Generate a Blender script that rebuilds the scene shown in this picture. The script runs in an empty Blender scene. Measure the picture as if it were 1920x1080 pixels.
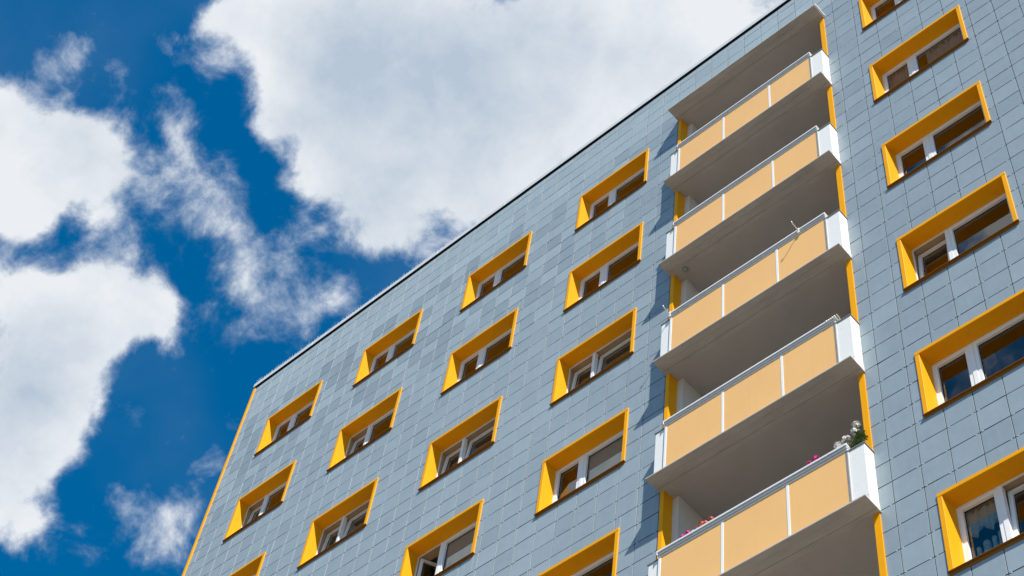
import bpy, math, random
from mathutils import Vector, Matrix
random.seed(7)
scene = bpy.context.scene
COL = scene.collection

# ------------------------------------------------------------------ camera
ZO = 31.0                                   # height of the top window heads above the ground
cam_d = bpy.data.cameras.new('camera'); cam = bpy.data.objects.new('camera', cam_d); COL.objects.link(cam)
cam_d.sensor_width = 36.0; cam_d.lens = 59.09; cam_d.clip_start = 0.1; cam_d.clip_end = 20000
_r = Vector((0.7382, 0.6663, 0.1052)); _d = Vector((-0.5134, 0.6561, -0.5532)); _f = Vector((-0.4376, 0.3543, 0.8264))
m = Matrix((( _r.x, -_d.x, -_f.x, 22.3412), (_r.y, -_d.y, -_f.y, -11.8013), (_r.z, -_d.z, -_f.z, -29.372 + ZO), (0, 0, 0, 1)))
cam.matrix_world = m
scene.camera = cam

# ------------------------------------------------------------------ light
scene.view_settings.view_transform = 'Standard'; scene.view_settings.look = 'None'
scene.view_settings.gamma = 1.0; scene.view_settings.use_curve_mapping = False
scene.view_settings.exposure = 0.75
SUN = Vector((0.53, -0.297, 0.785)).normalized()
sd = bpy.data.lights.new('sun', 'SUN'); sd.energy = 5.0; sd.angle = math.radians(0.53); sd.color = (1.0, 0.955, 0.88)
so = bpy.data.objects.new('sun', sd); COL.objects.link(so); so.location = (40, -30, 80)
so.rotation_euler = SUN.to_track_quat('Z', 'Y').to_euler()

# ------------------------------------------------------------------ sky: Nishita with a layer of cumulus cloud, all in world directions
BLOBS = [
(-0.5913,0.1010,0.8001,0.0562,1.00),
(-0.5823,0.1240,0.8035,0.0524,1.00),
(-0.6064,0.1108,0.7874,0.0300,1.00),
(-0.5556,0.1310,0.8210,0.0412,0.75),
(-0.5697,0.1348,0.8107,0.0374,0.80),
(-0.5976,0.1297,0.7912,0.0206,0.60),
(-0.5742,0.0809,0.8147,0.0225,0.50),
(-0.6283,0.1596,0.7614,0.0412,1.00),
(-0.6123,0.1834,0.7691,0.0449,1.00),
(-0.6010,0.2007,0.7736,0.0412,1.00),
(-0.5913,0.2160,0.7770,0.0281,1.00),
(-0.6414,0.1900,0.7433,0.0562,1.00),
(-0.6655,0.2047,0.7178,0.0562,1.00),
(-0.6564,0.2241,0.7204,0.0356,1.00),
(-0.6864,0.2253,0.6914,0.0431,1.00),
(-0.6246,0.1994,0.7551,0.0412,0.80),
(-0.5968,0.2325,0.7680,0.0206,0.60),
(-0.6862,0.2436,0.6854,0.0300,0.70),
(-0.6352,0.2206,0.7401,0.0187,0.40),
(-0.5891,0.1719,0.7896,0.0318,0.50),
(-0.5716,0.1726,0.8022,0.0318,0.40),
(-0.5515,0.1637,0.8179,0.0281,0.40),
(-0.5391,0.1736,0.8241,0.0300,0.28),
(-0.5174,0.1933,0.8336,0.0281,0.28),
(-0.5249,0.1655,0.8349,0.0225,0.35),
(-0.5022,0.1342,0.8542,0.0262,0.36),
(-0.4937,0.1154,0.8620,0.0225,0.30),
(-0.5245,0.1139,0.8438,0.0225,0.28),
(-0.5315,0.0858,0.8427,0.0150,0.30),
(-0.4887,0.1407,0.8610,0.0262,0.45),
(-0.5207,0.1381,0.8425,0.0225,0.30),
(-0.5164,0.1509,0.8430,0.0262,0.24),
(-0.5496,0.0813,0.8315,0.0225,0.22),
(-0.4084,0.1709,0.8967,0.0449,1.00),
(-0.4682,0.1304,0.8740,0.0281,1.00),
(-0.4579,0.1411,0.8777,0.0337,1.00),
(-0.4487,0.1623,0.8788,0.0412,1.00),
(-0.4775,0.1525,0.8653,0.0206,0.60),
(-0.4213,0.2051,0.8834,0.0824,1.20),
(-0.4609,0.2049,0.8635,0.0487,1.00),
(-0.4688,0.2434,0.8491,0.0487,1.00),
(-0.4753,0.2712,0.8370,0.0318,0.90),
(-0.4141,0.2694,0.8694,0.0861,1.20),
(-0.3531,0.2686,0.8962,0.1123,1.30),
(-0.4199,0.3015,0.8560,0.0337,0.90),
(-0.3471,0.3111,0.8848,0.0749,1.00),
(-0.2870,0.3108,0.9061,0.0936,1.20),
(-0.2169,0.3461,0.9128,0.0824,1.00),
(-0.4807,0.2004,0.8537,0.0225,0.50),
(-0.4835,0.2325,0.8439,0.0225,0.50),
(-0.4527,0.1857,0.8721,0.0449,0.80),
(-0.3991,0.3056,0.8645,0.0337,1.00),
(-0.4501,0.2693,0.8514,0.0412,0.90),
(-0.5336,0.2227,0.8159,0.0318,0.36),
(-0.5257,0.2464,0.8142,0.0412,0.42),
(-0.5236,0.2731,0.8070,0.0337,0.38),
(-0.5078,0.2874,0.8121,0.0300,0.34),
(-0.5487,0.2370,0.8017,0.0318,0.42),
(-0.5424,0.2054,0.8147,0.0262,0.46),
(-0.4596,0.3013,0.8354,0.0281,0.55),
(-0.5444,0.2606,0.7973,0.0300,0.42),
(-0.5611,0.1687,0.8104,0.0449,0.20),
(-0.5326,0.1887,0.8251,0.0412,0.14),
(-0.5683,0.1959,0.7991,0.0337,0.22),
(-0.5469,0.1250,0.8278,0.0337,0.14),
(-0.6379,0.2937,0.7119,0.0337,0.36),
(-0.6465,0.3110,0.6966,0.0356,0.34),
(-0.6215,0.3024,0.7227,0.0300,0.36),
(-0.6111,0.3003,0.7324,0.0187,0.30),
# clouds elsewhere in the sky (seen only in the window glass)
(-0.455,-0.452,0.768,0.10,1.0),(-0.535,-0.428,0.73,0.09,1.0),(-0.1976,-0.4973,0.8448,0.075,0.75),(-0.165,-0.47,0.866,0.07,1.0),(-0.255,-0.548,0.797,0.07,0.42),(0.1,-0.8,0.6,0.25,0.7),(-0.7,-0.65,0.3,0.3,0.7),(0.8,-0.55,0.25,0.3,0.7),(0.5,0.6,0.6,0.4,0.9),(-0.9,0.2,0.35,0.3,0.8)
]
GREY = [
(-0.4116,0.2222,0.8839,0.1256,1.00),
(-0.3876,0.2863,0.8763,0.0762,0.60),
(-0.4477,0.1986,0.8718,0.0762,0.50),
(-0.3160,0.2973,0.9010,0.0838,0.50),
(-0.6448,0.1856,0.7415,0.0495,0.70),
(-0.6699,0.2064,0.7131,0.0457,0.60),
(-0.5677,0.1411,0.8110,0.0457,0.35),
(-0.5601,0.1857,0.8074,0.0571,0.50),
(-0.5290,0.2505,0.8108,0.0647,0.50),
(-0.4758,0.2669,0.8381,0.0457,0.45)
]
world = bpy.data.worlds.new('World'); scene.world = world; world.use_nodes = True
nt = world.node_tree; nt.nodes.clear()
def N(tree, kind, **kw):
    n = tree.nodes.new(kind)
    for k, v in kw.items():
        if k == 'inp':
            for a, b in v.items(): n.inputs[a].default_value = b
        else: setattr(n, k, v)
    return n
L = nt.links.new
tc = N(nt, 'ShaderNodeTexCoord')
sky = N(nt, 'ShaderNodeTexSky', sky_type='NISHITA', sun_disc=False)
sky.sun_elevation = math.asin(SUN.z); sky.sun_rotation = math.atan2(SUN.x, SUN.y)
sky.altitude = 300; sky.air_density = 1.0; sky.dust_density = 0.25; sky.ozone_density = 3.0
skyg = N(nt, 'ShaderNodeHueSaturation', inp={'Saturation': 1.45, 'Value': 1.15, 'Hue': 0.492}); L(sky.outputs[0], skyg.inputs['Color'])
# domain warp
nw = N(nt, 'ShaderNodeTexNoise', inp={'Scale': 16.0, 'Detail': 5.0, 'Roughness': 0.55}); L(tc.outputs['Generated'], nw.inputs['Vector'])
ws = N(nt, 'ShaderNodeVectorMath', operation='SUBTRACT'); L(nw.outputs['Color'], ws.inputs[0]); ws.inputs[1].default_value = (.5, .5, .5)
wm = N(nt, 'ShaderNodeVectorMath', operation='MULTIPLY_ADD'); L(ws.outputs[0], wm.inputs[0]); wm.inputs[1].default_value = (.045, .045, .045); L(tc.outputs['Generated'], wm.inputs[2])
def blob_sum(blobs, src):
    prev = None
    for (x, y, z, r, w) in blobs:
        d = N(nt, 'ShaderNodeVectorMath', operation='DISTANCE'); L(src, d.inputs[0]); d.inputs[1].default_value = (x, y, z)
        mr = N(nt, 'ShaderNodeMapRange', interpolation_type='SMOOTHSTEP', clamp=True)
        mr.inputs['From Min'].default_value = r; mr.inputs['From Max'].default_value = 0.0
        mr.inputs['To Min'].default_value = 0.0; mr.inputs['To Max'].default_value = w
        L(d.outputs['Value'], mr.inputs['Value'])
        if prev is None: prev = mr.outputs[0]
        else:
            a = N(nt, 'ShaderNodeMath', operation='ADD'); L(prev, a.inputs[0]); L(mr.outputs[0], a.inputs[1]); prev = a.outputs[0]
    return prev
def M(op, a, b=None, c=None, clamp=False):
    n = N(nt, 'ShaderNodeMath', operation=op, use_clamp=clamp)
    for i, v in enumerate((a, b, c)):
        if v is None: continue
        if isinstance(v, (int, float)): n.inputs[i].default_value = v
        else: L(v, n.inputs[i])
    return n.outputs[0]
dens = blob_sum(BLOBS, wm.outputs[0])
dens = M('MINIMUM', dens, 1.5)
n1 = N(nt, 'ShaderNodeTexNoise', inp={'Scale': 27.0, 'Detail': 11.0, 'Roughness': 0.63, 'Distortion': 0.22}); L(tc.outputs['Generated'], n1.inputs['Vector'])
n2 = N(nt, 'ShaderNodeTexNoise', inp={'Scale': 9.0, 'Detail': 3.0, 'Roughness': 0.5}); L(tc.outputs['Generated'], n2.inputs['Vector'])
f = M('MULTIPLY_ADD', n1.outputs['Fac'], 2.4, -1.2)
total = M('ADD', dens, f)
al = N(nt, 'ShaderNodeMapRange', interpolation_type='SMOOTHSTEP', clamp=True, inp={'From Min': 0.08, 'From Max': 1.05}); L(total, al.inputs['Value'])
veil = N(nt, 'ShaderNodeMapRange', interpolation_type='SMOOTHSTEP', clamp=True, inp={'From Min': 0.48, 'From Max': 0.72, 'To Max': 0.05}); L(n2.outputs['Fac'], veil.inputs['Value'])
alpha = M('MAXIMUM', M('POWER', al.outputs[0], 1.1), M('MULTIPLY', veil.outputs[0], M('MULTIPLY_ADD', n1.outputs['Fac'], 1.6, 0.2)))
# light and grey parts of the clouds
grey = blob_sum(GREY, wm.outputs[0])
g1 = M('MULTIPLY_ADD', n2.outputs['Fac'], 1.3, -0.65)
g2 = M('MULTIPLY_ADD', n1.outputs['Fac'], -1.2, 0.62)
gs = M('ADD', M('ADD', M('MULTIPLY', grey, 0.8), g1), g2, clamp=True)
cm = N(nt, 'ShaderNodeMix', data_type='RGBA'); L(gs, cm.inputs[0])
cm.inputs[6].default_value = (6.6, 6.85, 7.15, 1); cm.inputs[7].default_value = (3.75, 4.5, 5.4, 1)
thin = N(nt, 'ShaderNodeMix', data_type='RGBA'); L(alpha, thin.inputs[0]); thin.inputs[6].default_value = (3.0, 3.85, 5.3, 1); L(cm.outputs[2], thin.inputs[7])
mx = N(nt, 'ShaderNodeMix', data_type='RGBA'); L(alpha, mx.inputs[0]); L(skyg.outputs[0], mx.inputs[6]); L(thin.outputs[2], mx.inputs[7])
bg = N(nt, 'ShaderNodeBackground', inp={'Strength': 0.075}); L(mx.outputs[2], bg.inputs['Color'])
wo = N(nt, 'ShaderNodeOutputWorld'); L(bg.outputs[0], wo.inputs['Surface'])

# ------------------------------------------------------------------ materials
def mat(name, base, rough=0.6, spec=0.4, var=0.0, vscale=3.0, var2=None, metal=0.0, bump=0.0, bscale=40.0, stretch=(1, 1, 1)):
    mt = bpy.data.materials.new(name); mt.use_nodes = True; t = mt.node_tree
    b = t.nodes['Principled BSDF']; b.inputs['Roughness'].default_value = rough; b.inputs['Specular IOR Level'].default_value = spec
    b.inputs['Metallic'].default_value = metal; b.inputs['Base Color'].default_value = (*base, 1)
    if var > 0 or bump > 0:
        tcn = t.nodes.new('ShaderNodeTexCoord'); mp = t.nodes.new('ShaderNodeMapping'); mp.inputs['Scale'].default_value = stretch
        t.links.new(tcn.outputs['Object'], mp.inputs['Vector'])
    if var > 0:
        nz = N(t, 'ShaderNodeTexNoise', inp={'Scale': vscale, 'Detail': 6.0, 'Roughness': 0.65}); t.links.new(mp.outputs[0], nz.inputs['Vector'])
        mr = N(t, 'ShaderNodeMapRange', inp={'From Min': 0.3, 'From Max': 0.7}); t.links.new(nz.outputs['Fac'], mr.inputs['Value'])
        mixc = N(t, 'ShaderNodeMix', data_type='RGBA'); t.links.new(mr.outputs[0], mixc.inputs[0])
        c2 = var2 if var2 else tuple(c * (1 - var) for c in base)
        mixc.inputs[6].default_value = (*base, 1); mixc.inputs[7].default_value = (*c2, 1)
        t.links.new(mixc.outputs[2], b.inputs['Base Color'])
    if bump > 0:
        nb = N(t, 'ShaderNodeTexNoise', inp={'Scale': bscale, 'Detail': 4.0}); t.links.new(mp.outputs[0], nb.inputs['Vector'])
        bn = N(t, 'ShaderNodeBump', inp={'Strength': bump, 'Distance': 0.01}); t.links.new(nb.outputs['Fac'], bn.inputs['Height']); t.links.new(bn.outputs[0], b.inputs['Normal'])
    return mt

MAT = {}
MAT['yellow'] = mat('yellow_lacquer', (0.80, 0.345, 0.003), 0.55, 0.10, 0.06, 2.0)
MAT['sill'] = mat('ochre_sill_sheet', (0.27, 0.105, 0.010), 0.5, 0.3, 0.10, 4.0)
MAT['white'] = mat('white_window_plastic', (0.80, 0.80, 0.79), 0.35, 0.5, 0.05, 5.0)
MAT['plaster'] = mat('white_painted_concrete', (0.70, 0.70, 0.685), 0.85, 0.2, 0.0, 6.0, bump=0.2, bscale=30)
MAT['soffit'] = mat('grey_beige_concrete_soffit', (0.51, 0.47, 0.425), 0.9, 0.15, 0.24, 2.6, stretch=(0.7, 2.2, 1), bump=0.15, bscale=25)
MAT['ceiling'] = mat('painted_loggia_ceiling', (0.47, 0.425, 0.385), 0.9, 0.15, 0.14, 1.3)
MAT['loggia'] = mat('pale_loggia_plaster', (0.64, 0.59, 0.55), 0.9, 0.15, 0.06, 1.5)
MAT['orange'] = mat('pale_orange_panel', (0.80, 0.46, 0.175), 0.5, 0.3, 0.05, 1.2)
MAT['alu'] = mat('white_aluminium_rail', (0.72, 0.73, 0.74), 0.35, 0.5, 0.06, 8.0)
MAT['strip'] = mat('white_cover_strip', (0.78, 0.79, 0.80), 0.4, 0.45)
MAT['gap'] = mat('dark_ventilation_gap', (0.012, 0.013, 0.015), 0.9, 0.1)
MAT['coping'] = mat('pale_coping_sheet', (0.66, 0.66, 0.65), 0.4, 0.5, 0.10, 3.0)
MAT['spike'] = mat('steel_spike_wire', (0.50, 0.51, 0.53), 0.4, 0.5, metal=0.3)
MAT['capgrey'] = mat('dirty_grey_cap', (0.25, 0.245, 0.235), 0.8, 0.2, 0.3, 20.0)
MAT['room'] = mat('beige_room_plaster', (0.40, 0.30, 0.19), 0.9, 0.1)
MAT['roof'] = mat('bitumen_roof', (0.06, 0.06, 0.06), 0.9, 0.2)
MAT['curtain'] = mat('white_sheer_curtain', (0.75, 0.73, 0.70), 0.9, 0.1)
MAT['lace'] = mat('cream_lace', (0.82, 0.76, 0.66), 0.9, 0.1, 0.30, 45.0)
MAT['blind'] = mat('pale_roller_blind', (0.62, 0.60, 0.56), 0.9, 0.1)
MAT['leaf'] = mat('geranium_leaf', (0.10, 0.17, 0.04), 0.5, 0.4, 0.4, 20.0)
MAT['stem'] = mat('geranium_stem', (0.12, 0.16, 0.05), 0.6, 0.3)
MAT['fwhite'] = mat('white_petals', (0.80, 0.76, 0.70), 0.7, 0.2, 0.15, 60.0)
MAT['fpink'] = mat('magenta_petals', (0.75, 0.03, 0.28), 0.6, 0.2, 0.3, 60.0)
MAT['fsalmon'] = mat('salmon_petals', (0.78, 0.20, 0.14), 0.6, 0.2, 0.3, 60.0)
MAT['hook'] = mat('white_plastic_coating', (0.74, 0.71, 0.66), 0.5, 0.4)
MAT['lamp'] = mat('grey_lamp_cover', (0.28, 0.27, 0.25), 0.5, 0.4)
MAT['cut'] = mat('sunlit_pale_cut_edge', (0.40, 0.43, 0.45), 0.8, 0.2)  # right tile sides toned paler to strengthen the sunlit vertical lines
MAT['edge'] = mat('shade_dark_tile_underside', (0.055, 0.06, 0.065), 0.9, 0.1)  # tile undersides painted dark as shade in the horizontal joints
MAT['clip'] = mat('bare_aluminium_clip', (0.50, 0.53, 0.56), 0.4, 0.5)
MAT['cord'] = mat('off_white_cord', (0.72, 0.70, 0.62), 0.8, 0.2)

# plaster posts: grime along edges as blotches of dirt
def grime(mt, dirt, scale, lo, hi):
    t = mt.node_tree; b = t.nodes['Principled BSDF']; base = tuple(b.inputs['Base Color'].default_value)
    tcn = t.nodes.new('ShaderNodeTexCoord')
    nz = N(t, 'ShaderNodeTexNoise', inp={'Scale': scale, 'Detail': 8.0, 'Roughness': 0.7}); t.links.new(tcn.outputs['Object'], nz.inputs['Vector'])
    mr = N(t, 'ShaderNodeMapRange', clamp=True, inp={'From Min': lo, 'From Max': hi, 'To Max': 0.6}); t.links.new(nz.outputs['Fac'], mr.inputs['Value'])
    mixc = N(t, 'ShaderNodeMix', data_type='RGBA'); t.links.new(mr.outputs[0], mixc.inputs[0]); mixc.inputs[6].default_value = base; mixc.inputs[7].default_value = (*dirt, 1)
    t.links.new(mixc.outputs[2], b.inputs['Base Color'])
grime(MAT['plaster'], (0.36, 0.34, 0.31), 9.0, 0.60, 0.74)

def streaks(mt, dirt, sx, sz, lo, hi, amt):
    t = mt.node_tree; b = t.nodes['Principled BSDF']; lk = b.inputs['Base Color'].links[0]; src = lk.from_socket
    tcn = t.nodes.new('ShaderNodeTexCoord'); mp = t.nodes.new('ShaderNodeMapping'); mp.inputs['Scale'].default_value = (sx, sx, sz); t.links.new(tcn.outputs['Object'], mp.inputs['Vector'])
    oi = t.nodes.new('ShaderNodeObjectInfo'); ad = N(t, 'ShaderNodeVectorMath', operation='ADD'); t.links.new(mp.outputs[0], ad.inputs[0]); t.links.new(oi.outputs['Location'], ad.inputs[1])
    nz = N(t, 'ShaderNodeTexNoise', inp={'Scale': 1.0, 'Detail': 6.0, 'Roughness': 0.7}); t.links.new(ad.outputs[0], nz.inputs['Vector'])
    mr = N(t, 'ShaderNodeMapRange', clamp=True, inp={'From Min': lo, 'From Max': hi, 'To Max': amt}); t.links.new(nz.outputs['Fac'], mr.inputs['Value'])
    mixc = N(t, 'ShaderNodeMix', data_type='RGBA'); t.links.new(mr.outputs[0], mixc.inputs[0]); t.links.new(src, mixc.inputs[6]); mixc.inputs[7].default_value = (*dirt, 1)
    t.links.new(mixc.outputs[2], b.inputs['Base Color'])
streaks(MAT['orange'], (0.52, 0.31, 0.14), 16.0, 0.8, 0.52, 0.78, 0.14)
streaks(MAT['yellow'], (0.50, 0.22, 0.02), 9.0, 2.0, 0.52, 0.80, 0.35)
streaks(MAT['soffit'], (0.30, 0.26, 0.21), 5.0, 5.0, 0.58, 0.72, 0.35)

# fibre cement tiles: each tile carries its own tint, with sky reflection worked into it
tm = bpy.data.materials.new('blue_grey_facade_tile'); tm.use_nodes = True; t = tm.node_tree; b = t.nodes['Principled BSDF']
at = N(t, 'ShaderNodeAttribute', attribute_name='tint')
sep = t.nodes.new('ShaderNodeSeparateColor'); t.links.new(at.outputs['Color'], sep.inputs[0])
c1 = N(t, 'ShaderNodeMix', data_type='RGBA'); t.links.new(sep.outputs[0], c1.inputs[0])
c1.inputs[6].default_value = (0.242, 0.296, 0.334, 1); c1.inputs[7].default_value = (0.350, 0.415, 0.440, 1)
tcn = t.nodes.new('ShaderNodeTexCoord')
nz = N(t, 'ShaderNodeTexNoise', inp={'Scale': 5.0, 'Detail': 7.0, 'Roughness': 0.65}); t.links.new(tcn.outputs['Object'], nz.inputs['Vector'])
mr = N(t, 'ShaderNodeMapRange', inp={'From Min': 0.3, 'From Max': 0.7, 'To Min': 0.94, 'To Max': 1.05}); t.links.new(nz.outputs['Fac'], mr.inputs['Value'])
mp = t.nodes.new('ShaderNodeMapping'); mp.inputs['Scale'].default_value = (14, 1, 0.7); t.links.new(tcn.outputs['Object'], mp.inputs['Vector'])
nz2 = N(t, 'ShaderNodeTexNoise', inp={'Scale': 1.0, 'Detail': 5.0, 'Roughness': 0.6}); t.links.new(mp.outputs[0], nz2.inputs['Vector'])
mr2 = N(t, 'ShaderNodeMapRange', inp={'From Min': 0.3, 'From Max': 0.7, 'To Min': 0.97, 'To Max': 1.03}); t.links.new(nz2.outputs['Fac'], mr2.inputs['Value'])
mm = N(t, 'ShaderNodeMath', operation='MULTIPLY'); t.links.new(mr.outputs[0], mm.inputs[0]); t.links.new(mr2.outputs[0], mm.inputs[1])
mm2 = N(t, 'ShaderNodeMath', operation='MULTIPLY'); t.links.new(mm.outputs[0], mm2.inputs[0]); t.links.new(sep.outputs[1], mm2.inputs[1])
vm = N(t, 'ShaderNodeVectorMath', operation='SCALE'); t.links.new(c1.outputs[2], vm.inputs[0]); t.links.new(mm2.outputs[0], vm.inputs['Scale'])
t.links.new(vm.outputs[0], b.inputs['Base Color']); b.inputs['Roughness'].default_value = 0.42; b.inputs['Specular IOR Level'].default_value = 0.45
MAT['tile'] = tm

# window glass: clear with a strong double-glazing reflection
gm = bpy.data.materials.new('double_glazing'); gm.use_nodes = True; t = gm.node_tree; t.nodes.clear()
tr = N(t, 'ShaderNodeBsdfTransparent'); tr.inputs[0].default_value = (0.70, 0.74, 0.72, 1)
gl = N(t, 'ShaderNodeBsdfGlossy', inp={'Roughness': 0.012}); gl.inputs[0].default_value = (0.95, 0.93, 0.90, 1)
fr = N(t, 'ShaderNodeFresnel', inp={'IOR': 1.55}); fm = N(t, 'ShaderNodeMath', operation='MULTIPLY', use_clamp=True); fm.inputs[1].default_value = 1.75
t.links.new(fr.outputs[0], fm.inputs[0])
wav = N(t, 'ShaderNodeTexNoise', inp={'Scale': 2.2, 'Detail': 1.0}); tcn = t.nodes.new('ShaderNodeTexCoord'); t.links.new(tcn.outputs['Object'], wav.inputs['Vector'])
bn = N(t, 'ShaderNodeBump', inp={'Strength': 0.12, 'Distance': 0.01}); t.links.new(wav.outputs['Fac'], bn.inputs['Height']); t.links.new(bn.outputs[0], gl.inputs['Normal'])
ms = N(t, 'ShaderNodeMixShader'); t.links.new(fm.outputs[0], ms.inputs[0]); t.links.new(tr.outputs[0], ms.inputs[1]); t.links.new(gl.outputs[0], ms.inputs[2])
om = N(t, 'ShaderNodeOutputMaterial'); t.links.new(ms.outputs[0], om.inputs[0])
MAT['glass'] = gm
# clear jar glass
jm = bpy.data.materials.new('jar_glass'); jm.use_nodes = True; jb = jm.node_tree.nodes['Principled BSDF']
jb.inputs['Base Color'].default_value = (0.86, 0.90, 0.92, 1); jb.inputs['Roughness'].default_value = 0.12; jb.inputs['Transmission Weight'].default_value = 0.05; jb.inputs['Alpha'].default_value = 0.8
MAT['jar'] = jm
# sheer curtain lets some light through
for k, a in (('curtain', 0.65), ('lace', 1.0)):
    MAT[k].node_tree.nodes['Principled BSDF'].inputs['Alpha'].default_value = a

# ------------------------------------------------------------------ mesh helpers
class MB:
    """collects boxes and tubes into one mesh"""
    def __init__(s): s.v = []; s.f = []; s.mi = []; s.tint = []
    def face(s, idx, mi=0, tint=(0, 1, 0, 1)): s.f.append(idx); s.mi.append(mi); s.tint.append(tint)
    def box(s, x0, x1, y0, y1, z0, z1, mi=0, tint=(0, 1, 0, 1), skip=''):
        i = len(s.v)
        s.v += [(x0, y0, z0), (x1, y0, z0), (x1, y1, z0), (x0, y1, z0), (x0, y0, z1), (x1, y0, z1), (x1, y1, z1), (x0, y1, z1)]
        for n, q in (('b', (0, 3, 2, 1)), ('t', (4, 5, 6, 7)), ('f', (0, 1, 5, 4)), ('r', (1, 2, 6, 5)), ('k', (2, 3, 7, 6)), ('l', (3, 0, 4, 7))):
            if n not in skip: s.face(tuple(i + k for k in q), mi, tint)
        return i
    def tube(s, pts, r, n=6, mi=0, cap=True):
        rings = []
        pts = [Vector(p) for p in pts]
        for k, p in enumerate(pts):
            d = (pts[min(k + 1, len(pts) - 1)] - pts[max(k - 1, 0)]).normalized()
            a = d.orthogonal().normalized() if k == 0 else (a - d * a.dot(d)).normalized()
            bb = d.cross(a); rr = r[k] if isinstance(r, (list, tuple)) else r
            base = len(s.v); rings.append(base)
            for j in range(n):
                th = 2 * math.pi * j / n; s.v.append(tuple(p + (a * math.cos(th) + bb * math.sin(th)) * rr))
        for k in range(len(rings) - 1):
            for j in range(n):
                s.face((rings[k] + j, rings[k] + (j + 1) % n, rings[k + 1] + (j + 1) % n, rings[k + 1] + j), mi)
        if cap:
            s.face(tuple(rings[0] + j for j in range(n))[::-1], mi); s.face(tuple(rings[-1] + j for j in range(n)), mi)
    def lathe(s, prof, cx, cy, n=14, mi=0):
        rings = []
        for (r, z) in prof:
            base = len(s.v); rings.append(base)
            for j in range(n):
                th = 2 * math.pi * j / n; s.v.append((cx + r * math.cos(th), cy + r * math.sin(th), z))
        for k in range(len(rings) - 1):
            for j in range(n): s.face((rings[k] + j, rings[k] + (j + 1) % n, rings[k + 1] + (j + 1) % n, rings[k + 1] + j), mi)
        s.face(tuple(rings[0] + j for j in range(n))[::-1], mi); s.face(tuple(rings[-1] + j for j in range(n)), mi)
    def mesh(s, name, mats, tint=False, smooth=False):
        me = bpy.data.meshes.new(name); me.from_pydata(s.v, [], s.f); me.update()
        for mt in (mats if isinstance(mats, (list, tuple)) else [mats]): me.materials.append(MAT[mt])
        me.polygons.foreach_set('material_index', s.mi)
        if smooth: me.polygons.foreach_set('use_smooth', [True] * len(s.f))
        if tint:
            ca = me.color_attributes.new('tint', 'FLOAT_COLOR', 'CORNER'); k = 0; dat = []
            for p, tt in zip(me.polygons, s.tint): dat += list(tt) * p.loop_total
            ca.data.foreach_set('color', dat)
        return me
def link(name, me, parent=None, loc=(0, 0, 0), rot=(0, 0, 0)):
    o = bpy.data.objects.new(name, me); COL.objects.link(o); o.location = loc; o.rotation_euler = rot
    if parent is not None: o.parent = parent
    return o
def tag(o, label=None, cat=None, group=None, kind=None):
    if label: o['label'] = label
    if cat: o['category'] = cat
    if group: o['group'] = group
    if kind: o['kind'] = kind
    return o
def bevel(o, w, seg=2):
    md = o.modifiers.new('bevel', 'BEVEL'); md.width = w; md.segments = seg; md.limit_method = 'ANGLE'; md.angle_limit = math.radians(40)

# ------------------------------------------------------------------ ground
gmat = bpy.data.materials.new('lawn_and_paving'); gmat.use_nodes = True; t = gmat.node_tree; b = t.nodes['Principled BSDF']; b.inputs['Roughness'].default_value = 0.95
tcn = t.nodes.new('ShaderNodeTexCoord'); nz = N(t, 'ShaderNodeTexNoise', inp={'Scale': 0.25, 'Detail': 8.0, 'Roughness': 0.7}); t.links.new(tcn.outputs['Object'], nz.inputs['Vector'])
rp = t.nodes.new('ShaderNodeValToRGB'); rp.color_ramp.elements[0].position = 0.35; rp.color_ramp.elements[0].color = (0.095, 0.093, 0.07, 1); rp.color_ramp.elements[1].position = 0.65; rp.color_ramp.elements[1].color = (0.165, 0.15, 0.13, 1)
t.links.new(nz.outputs['Fac'], rp.inputs[0]); t.links.new(rp.outputs[0], b.inputs['Base Color'])
MAT['ground'] = gmat
mb = MB(); S_ = 4000; mb.v = [(-S_, -S_, 0), (S_, -S_, 0), (S_, S_, 0), (-S_, S_, 0)]; mb.face((0, 1, 2, 3))
tag(link('ground', mb.mesh('ground', 'ground')), kind='structure')

# ------------------------------------------------------------------ the building
bld = bpy.data.objects.new('apartment_building', None); COL.objects.link(bld); bld.location = (0, 0, 0)
tag(bld, 'tall apartment block in blue grey tiles with yellow framed windows and orange balconies', 'building')
XL, XR, ZT = -1.125, 27.5, ZO + 2.03        # facade left edge, right edge, top of the tiles
COLS = [0.0, 3.12, 6.266, 9.379, 16.188]
WIN = [(0, 1), (0, 2), (0, 3), (1, 1), (1, 2), (1, 3), (2, 1), (2, 2), (2, 3), (2, 4), (3, 1), (3, 2), (3, 3), (3, 4), (3, 5), (4, 1), (4, 2), (4, 3), (4, 4), (4, 5), (4, 6)]
ZB = [ZO + 0.215 - 2.807 * k for k in range(7)]           # undersides of canopy and balconies
LX0, LX1 = 11.945, 15.43                                  # loggia opening with its yellow lining
holes = [(COLS[c] + 0.012, COLS[c] + 1.813, ZO - 2.8 * (r - 1) - 1.40, ZO - 2.8 * (r - 1) - 0.032) for c, r in WIN]
holes.append((LX0, LX1, ZB[6] + 0.02, ZB[0] + 0.02))

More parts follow.
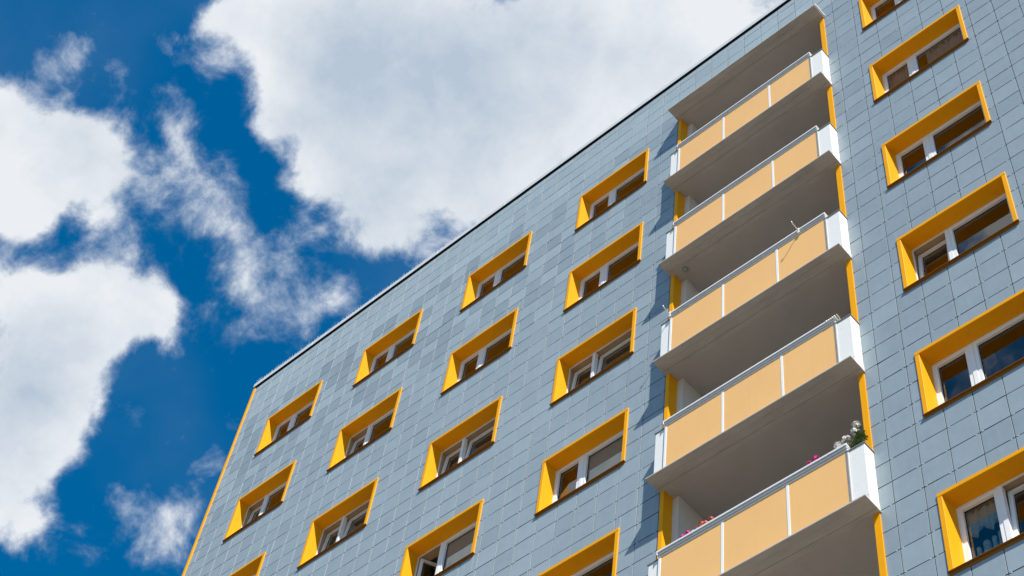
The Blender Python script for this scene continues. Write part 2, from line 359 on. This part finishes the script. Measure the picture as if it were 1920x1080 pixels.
def subtract(rect, h):
    x0, x1, z0, z1 = rect; a0, a1, c0, c1 = h
    if a0 >= x1 or a1 <= x0 or c0 >= z1 or c1 <= z0: return [rect]
    out = []
    if a0 > x0: out.append((x0, a0, z0, z1))
    if a1 < x1: out.append((a1, x1, z0, z1))
    m0, m1 = max(x0, a0), min(x1, a1)
    if c0 > z0: out.append((m0, m1, z0, c0))
    if c1 < z1: out.append((m0, m1, c1, z1))
    return out
PX, PZ = 0.4135, 0.40
X0 = 15.636 - PX * 41; Z0 = ZO - 2.58 - PZ * 72
tiles = MB(); G = 0.0060
for i in range(0, 72):
    for k in range(0, 85):
        x0, x1 = X0 + i * PX, X0 + (i + 1) * PX; z0, z1 = Z0 + k * PZ, Z0 + (k + 1) * PZ
        x0c, x1c, z0c, z1c = max(x0, XL), min(x1, XR), max(z0, 0.3), min(z1, ZT)
        if x1c - x0c < 0.03 or z1c - z0c < 0.03: continue
        rects = [(x0c + G, x1c - G, z0c + G * 1.12, z1c - G * 1.12)]
        for h in holes: rects = [q for r_ in rects for q in subtract(r_, h)]
        zr = 0.5 * (z0 + z1) - ZO; xr = 0.5 * (x0 + x1)
        if zr > 0.45 + 0.25 * random.random(): tint = 0.95 + 0.1 * random.random()
        else:
            mixed = max(0.0, min(1.0, (zr + 4.6) / 3.0)) * max(0.15, min(1.0, (14 - xr) / 5.0))
            two = 0.82 if random.random() < 0.5 else 0.20
            base = 0.50 - 0.35 * max(0.0, min(1.0, (xr - 9.5) / 3.0))  # tint darkens rightwards, painting in the weaker sky reflection there
            tint = base * (1 - mixed) + two * mixed + random.uniform(-.07, .07)
        lum = random.gauss(0.965, 0.028); tt = (max(0, tint), lum, 0, 1)
        ty, tx = random.gauss(0, .0009), random.gauss(0, .0009)
        for (a0, a1, c0, c1) in rects:
            if a1 - a0 < 0.004 or c1 - c0 < 0.004: continue
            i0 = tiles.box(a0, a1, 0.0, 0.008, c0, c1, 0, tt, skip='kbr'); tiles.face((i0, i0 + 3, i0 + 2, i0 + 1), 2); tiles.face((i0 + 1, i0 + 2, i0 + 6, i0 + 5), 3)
            for q, dy in zip((0, 1, 4, 5), (-tx - ty, tx - ty, -tx + ty, tx + ty)):
                v = tiles.v[i0 + q]; tiles.v[i0 + q] = (v[0], v[1] + dy, v[2])
        # small metal clips holding the tile edge in the horizontal joint, either side of the crossing
        for cx in (x0 + 0.028, x1 - 0.062):
            if XL < cx < XR - .05 and z0 > 0.4 and z0 < ZT - 0.1 and not any(h[0] - .03 < cx + .017 < h[1] + .03 and h[2] - .02 < z0 < h[3] + .02 for h in holes):
                if random.random() < 0.7: tiles.box(cx, cx + random.uniform(.018, .026), -0.0025, 0.006, z0 - 0.0055, z0 + 0.0050, 1)
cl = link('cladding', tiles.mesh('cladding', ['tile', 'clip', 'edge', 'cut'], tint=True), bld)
cl['label'] = 'blue grey square facade tiles with thin dark joints'

# backing wall, side walls and roof
w = MB()
back = [(XL, XR, 0.0, ZT - 0.0)]
for h in holes: back = [q for r_ in back for q in subtract(r_, h)]
for (a0, a1, c0, c1) in back: w.box(a0, a1, 0.045, 0.30, c0, c1, 0)
w.box(XL - 0.01, XL + 0.24, 0.302, 12.0, 0, ZT, 1); w.box(XR - 0.25, XR, 0.302, 12.0, 0, ZT, 1); w.box(XL + 0.241, XR - 0.251, 11.7, 12.0, 0, ZT, 1)
w.box(XL, XR, 0.001, 12.0, 0, 0.295, 1) if False else None
w.box(XL, XR, 0.302, 12.0, ZT + 0.002, ZT + 0.05, 2)
link('wall', w.mesh('wall', ['gap', 'loggia', 'roof']), bld)
p = MB(); p.box(XL, XR, -0.02, 0.30, 0.0, 0.298)
link('plinth', p.mesh('plinth', 'capgrey'), bld)

# yellow corner trim
c = MB(); c.box(XL - 0.066, XL - 0.003, -0.022, 0.30, 0.0, ZT + 0.005)
o = link('corner_trim', c.mesh('corner_trim', 'yellow'), bld)

# coping with its ventilation gap and the bird spikes
c = MB()
c.box(XL - 0.02, XR, 0.006, 0.30, ZT + 0.092, ZT + 0.1035, 1); c.box(XL - 0.112, XR - .003, -0.019, 0.0055, ZT + 0.0985, ZT + 0.1045, 1)  # second box: black strip added as painted shade under the coping lip
x = XL - 0.115
while x < XR:
    x2 = min(x + 2.06, XR); c.box(x + 0.002, x2 - 0.002, -0.022, 0.42, ZT + 0.105, ZT + 0.245, 0); x = x2
c.box(XL - 0.10, XR, 0.012, 0.30, ZT + 0.001, ZT + 0.0915, 1)
o = link('roof_coping', c.mesh('roof_coping', ['coping', 'gap']), bld); bevel(o, 0.006)
s = MB(); x = XL - 0.08
while x < 22:
    jx, jy = random.uniform(-.02, .02), random.uniform(-.03, .01); h = 0.125 + random.uniform(-.012, .012)
    s.tube([(x, 0.01, ZT + 0.244), (x + jx, 0.01 + jy, ZT + 0.245 + h)], [0.0019, 0.0014], 3, cap=False)
    jx, jy = random.uniform(-.02, .02), random.uniform(.01, .06)
    s.tube([(x + .022, 0.04, ZT + 0.244), (x + .022 + jx, 0.04 + jy, ZT + 0.245 + h)], [0.0019, 0.0014], 3, cap=False)
    x += random.uniform(.042, .054)
s.box(XL - .08, 22, 0.002, 0.05, ZT + 0.246, ZT + 0.250)
link('bird_spikes', s.mesh('bird_spikes', 'spike'), bld)

# ------------------------------------------------------------------ windows
W0, W1, H1 = 0.012, 1.813, -1.345
def ring(mb, x0, x1, z0, z1, w_, y0, y1, wb=None, mi=0, wt=None):
    wb = wb or w_; wt = wt or w_
    mb.box(x0, x0 + w_, y0, y1, z0, z1, mi); mb.box(x1 - w_, x1, y0, y1, z0, z1, mi)
    mb.box(x0 + w_ + .0002, x1 - w_ - .0002, y0 + .0012, y1 - .0012, z1 - wt, z1 - .0008, mi); mb.box(x0 + w_ + .0002, x1 - w_ - .0002, y0 + .0012, y1 - .0012, z0 + .0008, z0 + wb, mi)
# yellow surround
sur = MB()
i0 = sur.box(W0, W1, -0.021, 0.218, -0.094, -0.034)                    # head board, its underside sloping down to the window
for q in (2, 3): v = sur.v[i0 + q]; sur.v[i0 + q] = (v[0], v[1], v[2] - 0.040)
i0 = sur.box(W0 + .001, W0 + 0.066, -0.018, 0.218, H1, -0.095)         # side boards, slightly splayed
for q in (2, 6): v = sur.v[i0 + q]; sur.v[i0 + q] = (v[0] + 0.032, v[1], v[2])
i0 = sur.box(W1 - 0.066, W1 - .001, -0.018, 0.218, H1, -0.095)
for q in (3, 7): v = sur.v[i0 + q]; sur.v[i0 + q] = (v[0] - 0.032, v[1], v[2])
ME_sur = sur.mesh('window', 'yellow')
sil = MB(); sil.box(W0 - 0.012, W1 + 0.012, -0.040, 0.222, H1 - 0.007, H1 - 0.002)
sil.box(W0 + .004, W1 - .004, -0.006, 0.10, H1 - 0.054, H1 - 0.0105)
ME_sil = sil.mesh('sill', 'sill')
fr_ = MB(); FX0, FX1, FZ0, FZ1 = 0.076, 1.749, H1, -0.104
ring(fr_, FX0, FX1, FZ0, FZ1, 0.046, 0.219, 0.241, wt=0.046)
fr_.box(0.652, 0.714, 0.2165, 0.2885, FZ0 + 0.0465, FZ1 - 0.0465)
ME_fr = fr_.mesh('frame', 'white')
SZ0, SZ1 = FZ0 + 0.047, FZ1 - 0.047
def sash_mesh(width):
    s_ = MB(); hgt = SZ1 - SZ0; ring(s_, 0, width, 0, hgt, 0.055, 0.0, 0.062, 0.06, wt=0.050)
    ring(s_, 0.0552, width - 0.0552, 0.0602, hgt - 0.0502, 0.006, 0.040, 0.06, mi=1)
    me = s_.mesh('sash', ['white', 'gap'])
    g = MB(); x0, x1, z0, z1 = 0.056, width - 0.056, 0.061, hgt - 0.051
    g.v = [(x0, 0.046, z0), (x1, 0.046, z0), (x1, 0.046, z1), (x0, 0.046, z1)]; g.face((0, 1, 2, 3))
    return me, g.mesh('pane', 'glass')
SL = (0.123, 0.528); SR = (0.715, 0.987)
ML, MR = sash_mesh(SL[1]), sash_mesh(SR[1])
rm = MB(); x0, x1, y0, y1, z0, z1 = -0.35, 2.2, 0.244, 3.4, -1.95, 0.0
rm.v = [(x0, y0, z0), (x1, y0, z0), (x1, y1, z0), (x0, y1, z0), (x0, y0, z1), (x1, y0, z1), (x1, y1, z1), (x0, y1, z1)]
for q in ((0, 3, 2, 1), (4, 5, 6, 7), (1, 2, 6, 5), (2, 3, 7, 6), (3, 0, 4, 7)): rm.face(q)
rx0, rx1, rz0, rz1 = 0.103, 1.722, -1.36, -0.130     # wall around the inside of the opening, and its reveal
rm.box(x0, rx0, y0, y0 + .16, z0, z1); rm.box(rx1, x1, y0, y0 + .16, z0, z1); rm.box(rx0, rx1, y0, y0 + .16, z0, rz0); rm.box(rx0, rx1, y0, y0 + .16, rz1, z1)
ME_room = rm.mesh('room_interior', 'room')
ME_cache = {}
def folds(x0, x1, z0, z1, amp, n, y, scallop=0.0, nseg=60, seed=1):
    rnd = random.Random(seed); ph = rnd.uniform(0, 6); mbx = MB(); rows = 5
    for r in range(rows + 1):
        for k in range(nseg + 1):
            u = k / nseg; v = r / rows
            zz = z1 + (z0 - z1) * v * (1 - scallop * (1 - abs(math.sin(u * math.pi * 2.5)) ** 0.6))
            mbx.v.append((x0 + (x1 - x0) * u, y + amp * math.sin(u * n * 6.283 + ph + 0.7 * math.sin(u * 17 + ph)) * (0.5 + 0.5 * v), zz))
    for r in range(rows):
        for k in range(nseg):
            a = r * (nseg + 1) + k; mbx.face((a, a + 1, a + nseg + 2, a + nseg + 1))
    return mbx
# state of every window: left sash, right sash ('c' closed, 't' tilted, 'o' swung open), label
STATE = {(0, 2): ('t', 'c', 'window with its narrow left sash tilted in'), (1, 2): ('t', 'c', 'window with its narrow left sash tilted in'),
         (1, 3): ('t', 't', 'window with both sashes tilted in'), (2, 3): ('t', 't', 'window with both sashes tilted in'), (3, 3): ('t', 't', 'window with both sashes tilted in'),
         (2, 4): ('o', 'c', 'window with its left sash swung open and a pale blind behind the right pane'), (4, 4): ('t', 'c', 'window with its narrow left sash tilted in'),
         (4, 6): ('c', 't', 'window with its wide right sash tilted in, lace and jars behind the left pane')}
def window(ci, row):
    zt = ZO - 2.8 * (row - 1)
    wn = link('window', ME_sur, bld, (COLS[ci], 0, zt))
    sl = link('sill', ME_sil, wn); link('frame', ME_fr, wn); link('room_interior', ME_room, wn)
    st = STATE.get((ci, row), ('c', 'c', None))
    if st[2]: wn['label'] = st[2]
    for (sx, wd), me, s_ in ((SL, ML, st[0]), (SR, MR, st[1])):
        rot = (0, 0, 0); loc = (sx, 0.224, SZ0)
        if s_ == 't': rot = (math.radians(-5.0), 0, 0); loc = (sx, 0.240, SZ0 + .004)
        if s_ == 'o': rot = (0, 0, math.radians(62)); loc = (sx + 0.02, 0.250, SZ0)
        sa = link('sash', me[0], wn, loc, rot); pa = link('pane', me[1], wn, loc, rot)
        if s_ == 't': sa['label'] = 'white sash tilted inwards at the top'
        if s_ == 'o': sa['label'] = 'white sash swung open into the room'
    return wn
for ci, row in WIN:
    wn = window(ci, row); bevel_needed = False
for o in list(bld.children):
    if o.name.startswith('window'): bevel(o, 0.003, 1)

def blind(ci, row, x0, x1, z0, z1, label):
    mbx = MB(); mbx.box(x0, x1, 0.296, 0.300, z0, z1); mbx.box(x0, x1, 0.291, 0.305, z0 - .02, z0)
    mbx.tube([(x0, 0.312, z1 + .02), (x1, 0.312, z1 + .02)], 0.022, 8)
    wn = [o for o in bld.children if o.name.startswith('window') and abs(o.location.x - COLS[ci]) < .01 and abs(o.location.z - (ZO - 2.8 * (row - 1))) < .01][0]
    bl = link('blind', mbx.mesh('blind', 'blind'), wn); bl['label'] = label
blind(2, 4, 0.76, 1.66, -1.05, -0.14, 'pale roller blind pulled down behind the right pane')
blind(3, 4, 0.76, 1.66, -0.80, -0.14, 'beige roller blind half drawn behind the right pane')

def curtain(name, ci, row, x0, x1, z0, z1, label, m_='curtain', n=9, amp=0.022, scallop=0.0, cat='curtain', group=None, seed=1):
    mbx = folds(x0, x1, z0, z1, amp, n, 0.0, scallop, seed=seed)
    o = link(name, mbx.mesh(name, m_, smooth=True), None, (COLS[ci], 0.325, ZO - 2.8 * (row - 1)))
    md = o.modifiers.new('thickness', 'SOLIDIFY'); md.thickness = 0.002
    tag(o, label, cat, group)
curtain('curtain', 4, 2, 0.15, 0.62, -1.33, -0.13, 'gathered white curtain behind the narrow pane of the second window right of the balconies', n=7, seed=3)
curtain('curtain', 4, 2, 0.92, 1.66, -1.33, -0.13, 'sheer white curtain behind the wide pane of the second window right of the balconies', n=6, amp=.03, seed=5)
curtain('lace_valance', 4, 6, 0.14, 0.66, -0.62, -0.13, 'scalloped cream lace valance hanging inside the lowest window at right', 'lace', n=5, scallop=0.34, cat='valance', seed=8)

# jars on the inner window ledge
def jar(x, r, h, label):
    mbx = MB(); mbx.lathe([(r * .82, 0), (r, r * .25), (r, h * .72), (r * .72, h * .82), (r * .74, h * .84)], 0, 0, 16)
    root = link('glass_jar', mbx.mesh('glass_jar', 'jar', smooth=True), None, (COLS[4] + x, 0.345, ZO - 14 + JZ))
    lid = MB(); lid.lathe([(r * .8, h * .841), (r * .8, h * .98), (r * .7, h)], 0, 0, 16); link('lid', lid.mesh('lid', 'jar', smooth=True), root)
    tag(root, label, 'jar', 'glass jars on the window ledge')
JZ = -1.355
ledge_h = 0.50
for x, r, h, lb in ((0.160, .034, .55, 'leftmost small glass jar on the ledge of the lowest window at right'),
                    (0.242, .037, .57, 'second glass jar from the left on the ledge, just left of the widest jar'),
                    (0.352, .058, .60, 'widest round glass jar, in the middle of the row on the window ledge'),
                    (0.452, .038, .62, 'glass jar just right of the widest one on the window ledge'),
                    (0.525, .028, .66, 'tall narrow glass jar at the right end of the row on the window ledge')):
    jar(x, r, h, lb)

# ------------------------------------------------------------------ loggia lining and canopy
lo = MB()
ztop, zbot = ZB[0] + 0.0195, ZB[6] + 0.021
lo.box(LX0 + .0005, 12.014, -0.020, 0.0, zbot, ztop, 0); lo.box(11.948, 12.013, 0.0, 0.18, zbot, ztop, 0)
lo.box(15.341, LX1 - .0005, -0.020, 0.0, zbot, ztop, 0); lo.box(15.342, 15.428, 0.0, 0.18, zbot, ztop, 0)
link('loggia_trim', lo.mesh('loggia_trim', 'yellow'), bld)['label'] = 'yellow lining boards on both sides of the balcony opening'
lw = MB()
lw.box(11.70, 12.125, 0.1805, 1.60, zbot, ztop, 0); lw.box(15.24, 15.66, 0.1805, 1.60, zbot, ztop, 0); lw.box(12.126, 15.239, 1.58, 1.75, zbot, ztop, 0)
link('loggia_wall', lw.mesh('loggia_wall', 'loggia'), bld)
def slab(mbx, zb, top):
    mbx.box(11.93, 15.452, -0.340, -0.222, zb, zb + 0.020, 0)                 # nosing board
    mbx.box(11.932, 15.450, -0.219, -0.092, zb + 0.003, zb + 0.022, 0)
    mbx.box(11.931, 15.451, -0.089, -0.070, zb - 0.003, zb + 0.022, 0)
    mbx.box(11.934, 15.448, -0.067, -0.002, zb + 0.004, zb + 0.022, 0)
    mbx.box(12.0145, 15.3405, -0.0015, 0.18, zb + 0.005, zb + 0.03, 1)
    mbx.box(12.126, 15.239, 0.18, 1.579, zb + 0.005, zb + 0.03, 1)
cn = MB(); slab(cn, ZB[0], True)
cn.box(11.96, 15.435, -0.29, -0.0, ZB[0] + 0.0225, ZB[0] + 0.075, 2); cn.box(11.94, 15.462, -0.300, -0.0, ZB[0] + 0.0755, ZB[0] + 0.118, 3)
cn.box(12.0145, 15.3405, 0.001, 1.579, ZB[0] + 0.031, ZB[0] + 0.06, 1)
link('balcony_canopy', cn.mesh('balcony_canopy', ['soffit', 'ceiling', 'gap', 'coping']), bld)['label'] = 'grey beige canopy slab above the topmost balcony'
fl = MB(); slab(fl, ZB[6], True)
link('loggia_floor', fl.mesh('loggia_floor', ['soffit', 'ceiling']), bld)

# ------------------------------------------------------------------ balconies (five, each a part with its own pieces)
def bal_meshes():
    d = {}
    s1 = MB(); slab(s1, 0, True)
    s1.box(11.962, 15.436, -0.205, -0.0005, 0.0225, 0.155, 2)
    s1.box(12.0145, 15.3405, 0.0, 1.579, 0.0305, 0.155, 1)
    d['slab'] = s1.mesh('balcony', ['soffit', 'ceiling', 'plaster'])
    pr = MB(); pr.box(15.205, 15.434, -0.208, -0.001, 0.1555, 1.128); d['pr'] = pr.mesh('corner_post', 'plaster')
    pl = MB(); pl.box(11.965, 12.172, -0.208, -0.001, 0.1555, 1.128); d['pl'] = pl.mesh('corner_post', 'plaster')
    c1_ = MB(); c1_.box(15.195, 15.446, -0.220, -0.0005, 1.1285, 1.142); d['cr'] = c1_.mesh('post_cap', 'capgrey')
    c2_ = MB(); c2_.box(11.950, 12.185, -0.220, -0.0005, 1.1285, 1.142); d['cl'] = c2_.mesh('post_cap', 'capgrey')
    for k, (a, b_) in enumerate(((12.199, 13.206), (13.246, 14.250), (14.290, 15.160))):
        q = MB(); q.box(a, b_, -0.226, -0.216, 0.0205, 1.130); d['p%d' % k] = q.mesh('parapet_panel', 'orange')
    for k, (a, b_, y) in enumerate(((12.158, 12.1985, -.231), (13.2065, 13.2455, -.231), (14.2505, 14.2895, -.231))):
        q = MB(); q.box(a, b_, y, -0.216, 0.0207, 1.128); d['s%d' % k] = q.mesh('cover_strip', 'strip')
    q = MB(); q.box(15.1605, 15.190, -.2285, -0.216, 0.0207, 1.128); d['s3'] = q.mesh('cover_strip', 'capgrey')
    q = MB(); q.box(12.1725, 15.2045, -0.2155, -0.180, 0.156, 1.125); d['in'] = q.mesh('parapet_wall', 'plaster')
    r = MB()
    r.box(12.165, 15.205, -0.238, -0.165, 1.1305, 1.156); r.box(12.172, 15.20, -0.229, -0.17, 1.1565, 1.168, 1)
    r.box(12.163, 15.207, -0.252, -0.160, 1.1685, 1.192); r.box(12.172, 15.20, -0.242, -0.17, 1.1925, 1.204, 1)
    r.box(12.160, 15.210, -0.266, -0.155, 1.2045, 1.240)
    r.box(12.148, 12.1595, -0.268, -0.155, 1.160, 1.244)
    d['rail'] = r.mesh('top_rail', ['alu', 'capgrey'])
    return d
BM = bal_meshes()
BL_LABEL = {1: 'topmost orange balcony under the canopy', 2: 'second orange balcony from the top', 3: 'middle orange balcony with white hooks on its rail',
            4: 'fourth orange balcony from the top', 5: 'lowest orange balcony, with geraniums behind its rail'}
for k in range(1, 6):
    bo = link('balcony', BM['slab'], bld, (0, 0, ZB[k])); bo['label'] = BL_LABEL[k]
    for key, nm in (('pl', 'corner_post'), ('pr', 'corner_post'), ('cl', 'post_cap'), ('cr', 'post_cap'), ('p0', 'parapet_panel'), ('p1', 'parapet_panel'), ('p2', 'parapet_panel'),
                    ('s0', 'cover_strip'), ('s1', 'cover_strip'), ('s2', 'cover_strip'), ('s3', 'cover_strip'), ('in', 'parapet_wall'), ('rail', 'top_rail')):
        q = link(nm, BM[key], bo)
        if nm == 'corner_post': bevel(q, 0.006, 2)
        if nm == 'top_rail': bevel(q, 0.004, 2)

# ------------------------------------------------------------------ small things on the balconies
def lamp():
    root = bpy.data.objects.new('ceiling_lamp', None); COL.objects.link(root); root.location = (12.235, 0.01, ZB[2] + 0.004)
    tag(root, 'small round grey lamp on the underside of the second balcony', 'lamp')
    a = MB(); a.lathe([(.050, 0.0), (.050, -.02), (.042, -.024)], 0, 0, 20); link('base', a.mesh('base', 'capgrey', smooth=False), root)
    a = MB(); a.lathe([(.041, -.0242), (.044, -.04), (.036, -.058), (.018, -.068), (.004, -.07)], 0, 0, 20); link('lamp_shade', a.mesh('lamp_shade', 'lamp', smooth=True), root)
lamp()

def hook(x, label):
    zb = ZB[3]
    root = bpy.data.objects.new('rail_hook', None); COL.objects.link(root); root.location = (x, -0.215, zb + 1.205)
    tag(root, label, 'hook', 'white hooks clamped to the balcony rail')
    c_ = MB(); c_.box(-.020, .020, -.052, -.040, -.062, .056); c_.box(-.020, .020, -.0395, .075, .0475, .056); c_.box(-.020, .020, -.0395, .0, -.062, -.0555)
    link('clamp', c_.mesh('clamp', 'hook'), root)
    a = MB(); a.tube([(0, -.053, .0), (0, -.10, .004), (.002, -.17, .010), (.002, -.20, .020), (-.002, -.215, .045), (-.004, -.205, .062)], .0085, 8)
    link('arm', a.mesh('arm', 'hook', smooth=True), root)
hook(14.714, 'white hook with a bent arm clamped to the right part of the middle balcony rail')
hook(12.17, 'white hook with a bent arm at the left end of the middle balcony rail')

cmb = MB(); pts = []
for k in range(40):
    u = k / 39; th = u * 34
    pts.append((15.06 + u * 0.19, -0.210 + 0.062 * math.cos(th), ZB[4] + 1.225 + 0.032 * math.sin(th)))
cmb.tube(pts, 0.009, 6)
tag(link('cord', cmb.mesh('cord', 'cord', smooth=True)), 'off white cord wound around the right end of the fourth balcony rail', 'cord')

def blossom(mbx, c, r, n, rnd):
    for _ in range(n):
        d = Vector((rnd.gauss(0, 1), rnd.gauss(0, 1), rnd.gauss(0, 1) + .3)).normalized(); p = Vector(c) + d * r * rnd.uniform(.55, 1.0)
        u = d.orthogonal().normalized(); v = d.cross(u); a0 = rnd.uniform(0, 6.28); pr = r * rnd.uniform(.36, .52)
        for q in range(5):                                # five petals
            a = a0 + q * 1.2566; e = u * math.cos(a) + v * math.sin(a); g = u * math.cos(a + .5) + v * math.sin(a + .5); h_ = u * math.cos(a - .5) + v * math.sin(a - .5)
            i = len(mbx.v); mbx.v += [tuple(p), tuple(p + h_ * pr * .7 + d * pr * .12), tuple(p + e * pr + d * pr * .22), tuple(p + g * pr * .7 + d * pr * .12)]
            mbx.face((i, i + 1, i + 2, i + 3))
def leaves(mbx, c, spread, n, size, rnd):
    for _ in range(n):
        p = Vector(c) + Vector((rnd.gauss(0, spread[0]), rnd.gauss(0, spread[1]), rnd.gauss(0, spread[2])))
        d = Vector((rnd.gauss(0, .6), rnd.gauss(-.2, .6), 1)).normalized(); u = d.orthogonal().normalized(); v = d.cross(u); s_ = size * rnd.uniform(.6, 1.15)
        i = len(mbx.v); mbx.v.append(tuple(p))
        for q in range(9):
            a = .35 + q * (6.283 - .7) / 8; rr = s_ * (1.0 if q % 2 else .86)
            mbx.v.append(tuple(p + (u * math.cos(a) + v * math.sin(a)) * rr + d * s_ * .18))
        for q in range(8): mbx.face((i, i + 1 + q, i + 2 + q))
def geranium(loc, heads, leafspec, petal, label, seed, group=None):
    rnd = random.Random(seed)
    root = bpy.data.objects.new('geranium', None); COL.objects.link(root); root.location = loc
    tag(root, label, 'flower', group)
    lf = MB(); 
    for (c_, sp, n, s_) in leafspec: leaves(lf, c_, sp, n, s_, rnd)
    if leafspec: link('leaves', lf.mesh('leaves', 'leaf'), root)
    stm = MB()
    for (c_, r) in heads:
        bl = MB(); blossom(bl, c_, r, 70, rnd); link('blossom', bl.mesh('blossom', petal), root)
        base = Vector((c_[0] * .5, max(c_[1], .02) * .5 + .02, -.06)); mid = (Vector(c_) + base) * .5 + Vector((rnd.uniform(-.02, .02), 0, .02))
        stm.tube([base, mid, c_], .004, 5)
    link('stem', stm.mesh('stem', 'stem'), root)
RZ = ZB[5] + 1.23
gr = 'geraniums growing behind the lowest balcony rail'
def rel(pts, loc): return [((x - loc[0], y - loc[1], z + ZO - loc[2] + .025), r * 1.15) for x, y, z, r in pts]
l1 = (15.30, -0.10, RZ)
geranium(l1, rel([(15.316, -.15, -12.221, .050), (15.285, -.15, -12.325, .046), (15.150, -.15, -12.400, .050), (15.055, -.20, -12.485, .046), (15.19, -.17, -12.40, .03)], l1),
         [((.03, -.02, .18), (.040, .035, .075), 44, .036), ((-.05, -.04, .05), (.06, .03, .035), 26, .030)], 'fwhite', 'tall bushy white geranium at the right end of the lowest balcony rail', 3, gr)
l2 = (14.66, -0.16, RZ)
geranium(l2, rel([(14.594, -.18, -12.490, .032), (14.705, -.18, -12.475, .042), (14.66, -.16, -12.53, .026)], l2), [((0, .03, -.03), (.06, .02, .02), 14, .03)], 'fpink', 'magenta geranium above the right panel of the lowest balcony', 5, gr)
l3 = (12.58, -0.16, RZ)
geranium(l3, rel([(12.531, -.18, -12.510, .034), (12.618, -.18, -12.500, .042), (12.575, -.15, -12.54, .03)], l3), [((0, .03, -.03), (.05, .02, .02), 14, .03)], 'fpink', 'magenta geranium at the left end of the lowest balcony', 7, gr)
l4 = (12.71, -0.16, RZ)
geranium(l4, rel([(12.700, -.18, -12.505, .022)], l4), [], 'fwhite', 'tiny white geranium between the magenta and the salmon flowers', 9, gr)
l5 = (12.88, -0.16, RZ)
geranium(l5, rel([(12.800, -.18, -12.515, .034), (12.850, -.18, -12.470, .045), (12.910, -.18, -12.495, .036), (12.99, -.16, -12.50, .026), (13.015, -.18, -12.465, .03)], l5), [((0, .03, -.03), (.09, .02, .02), 20, .03)], 'fsalmon', 'salmon pink geranium left of the first white strip on the lowest balcony', 11, gr)
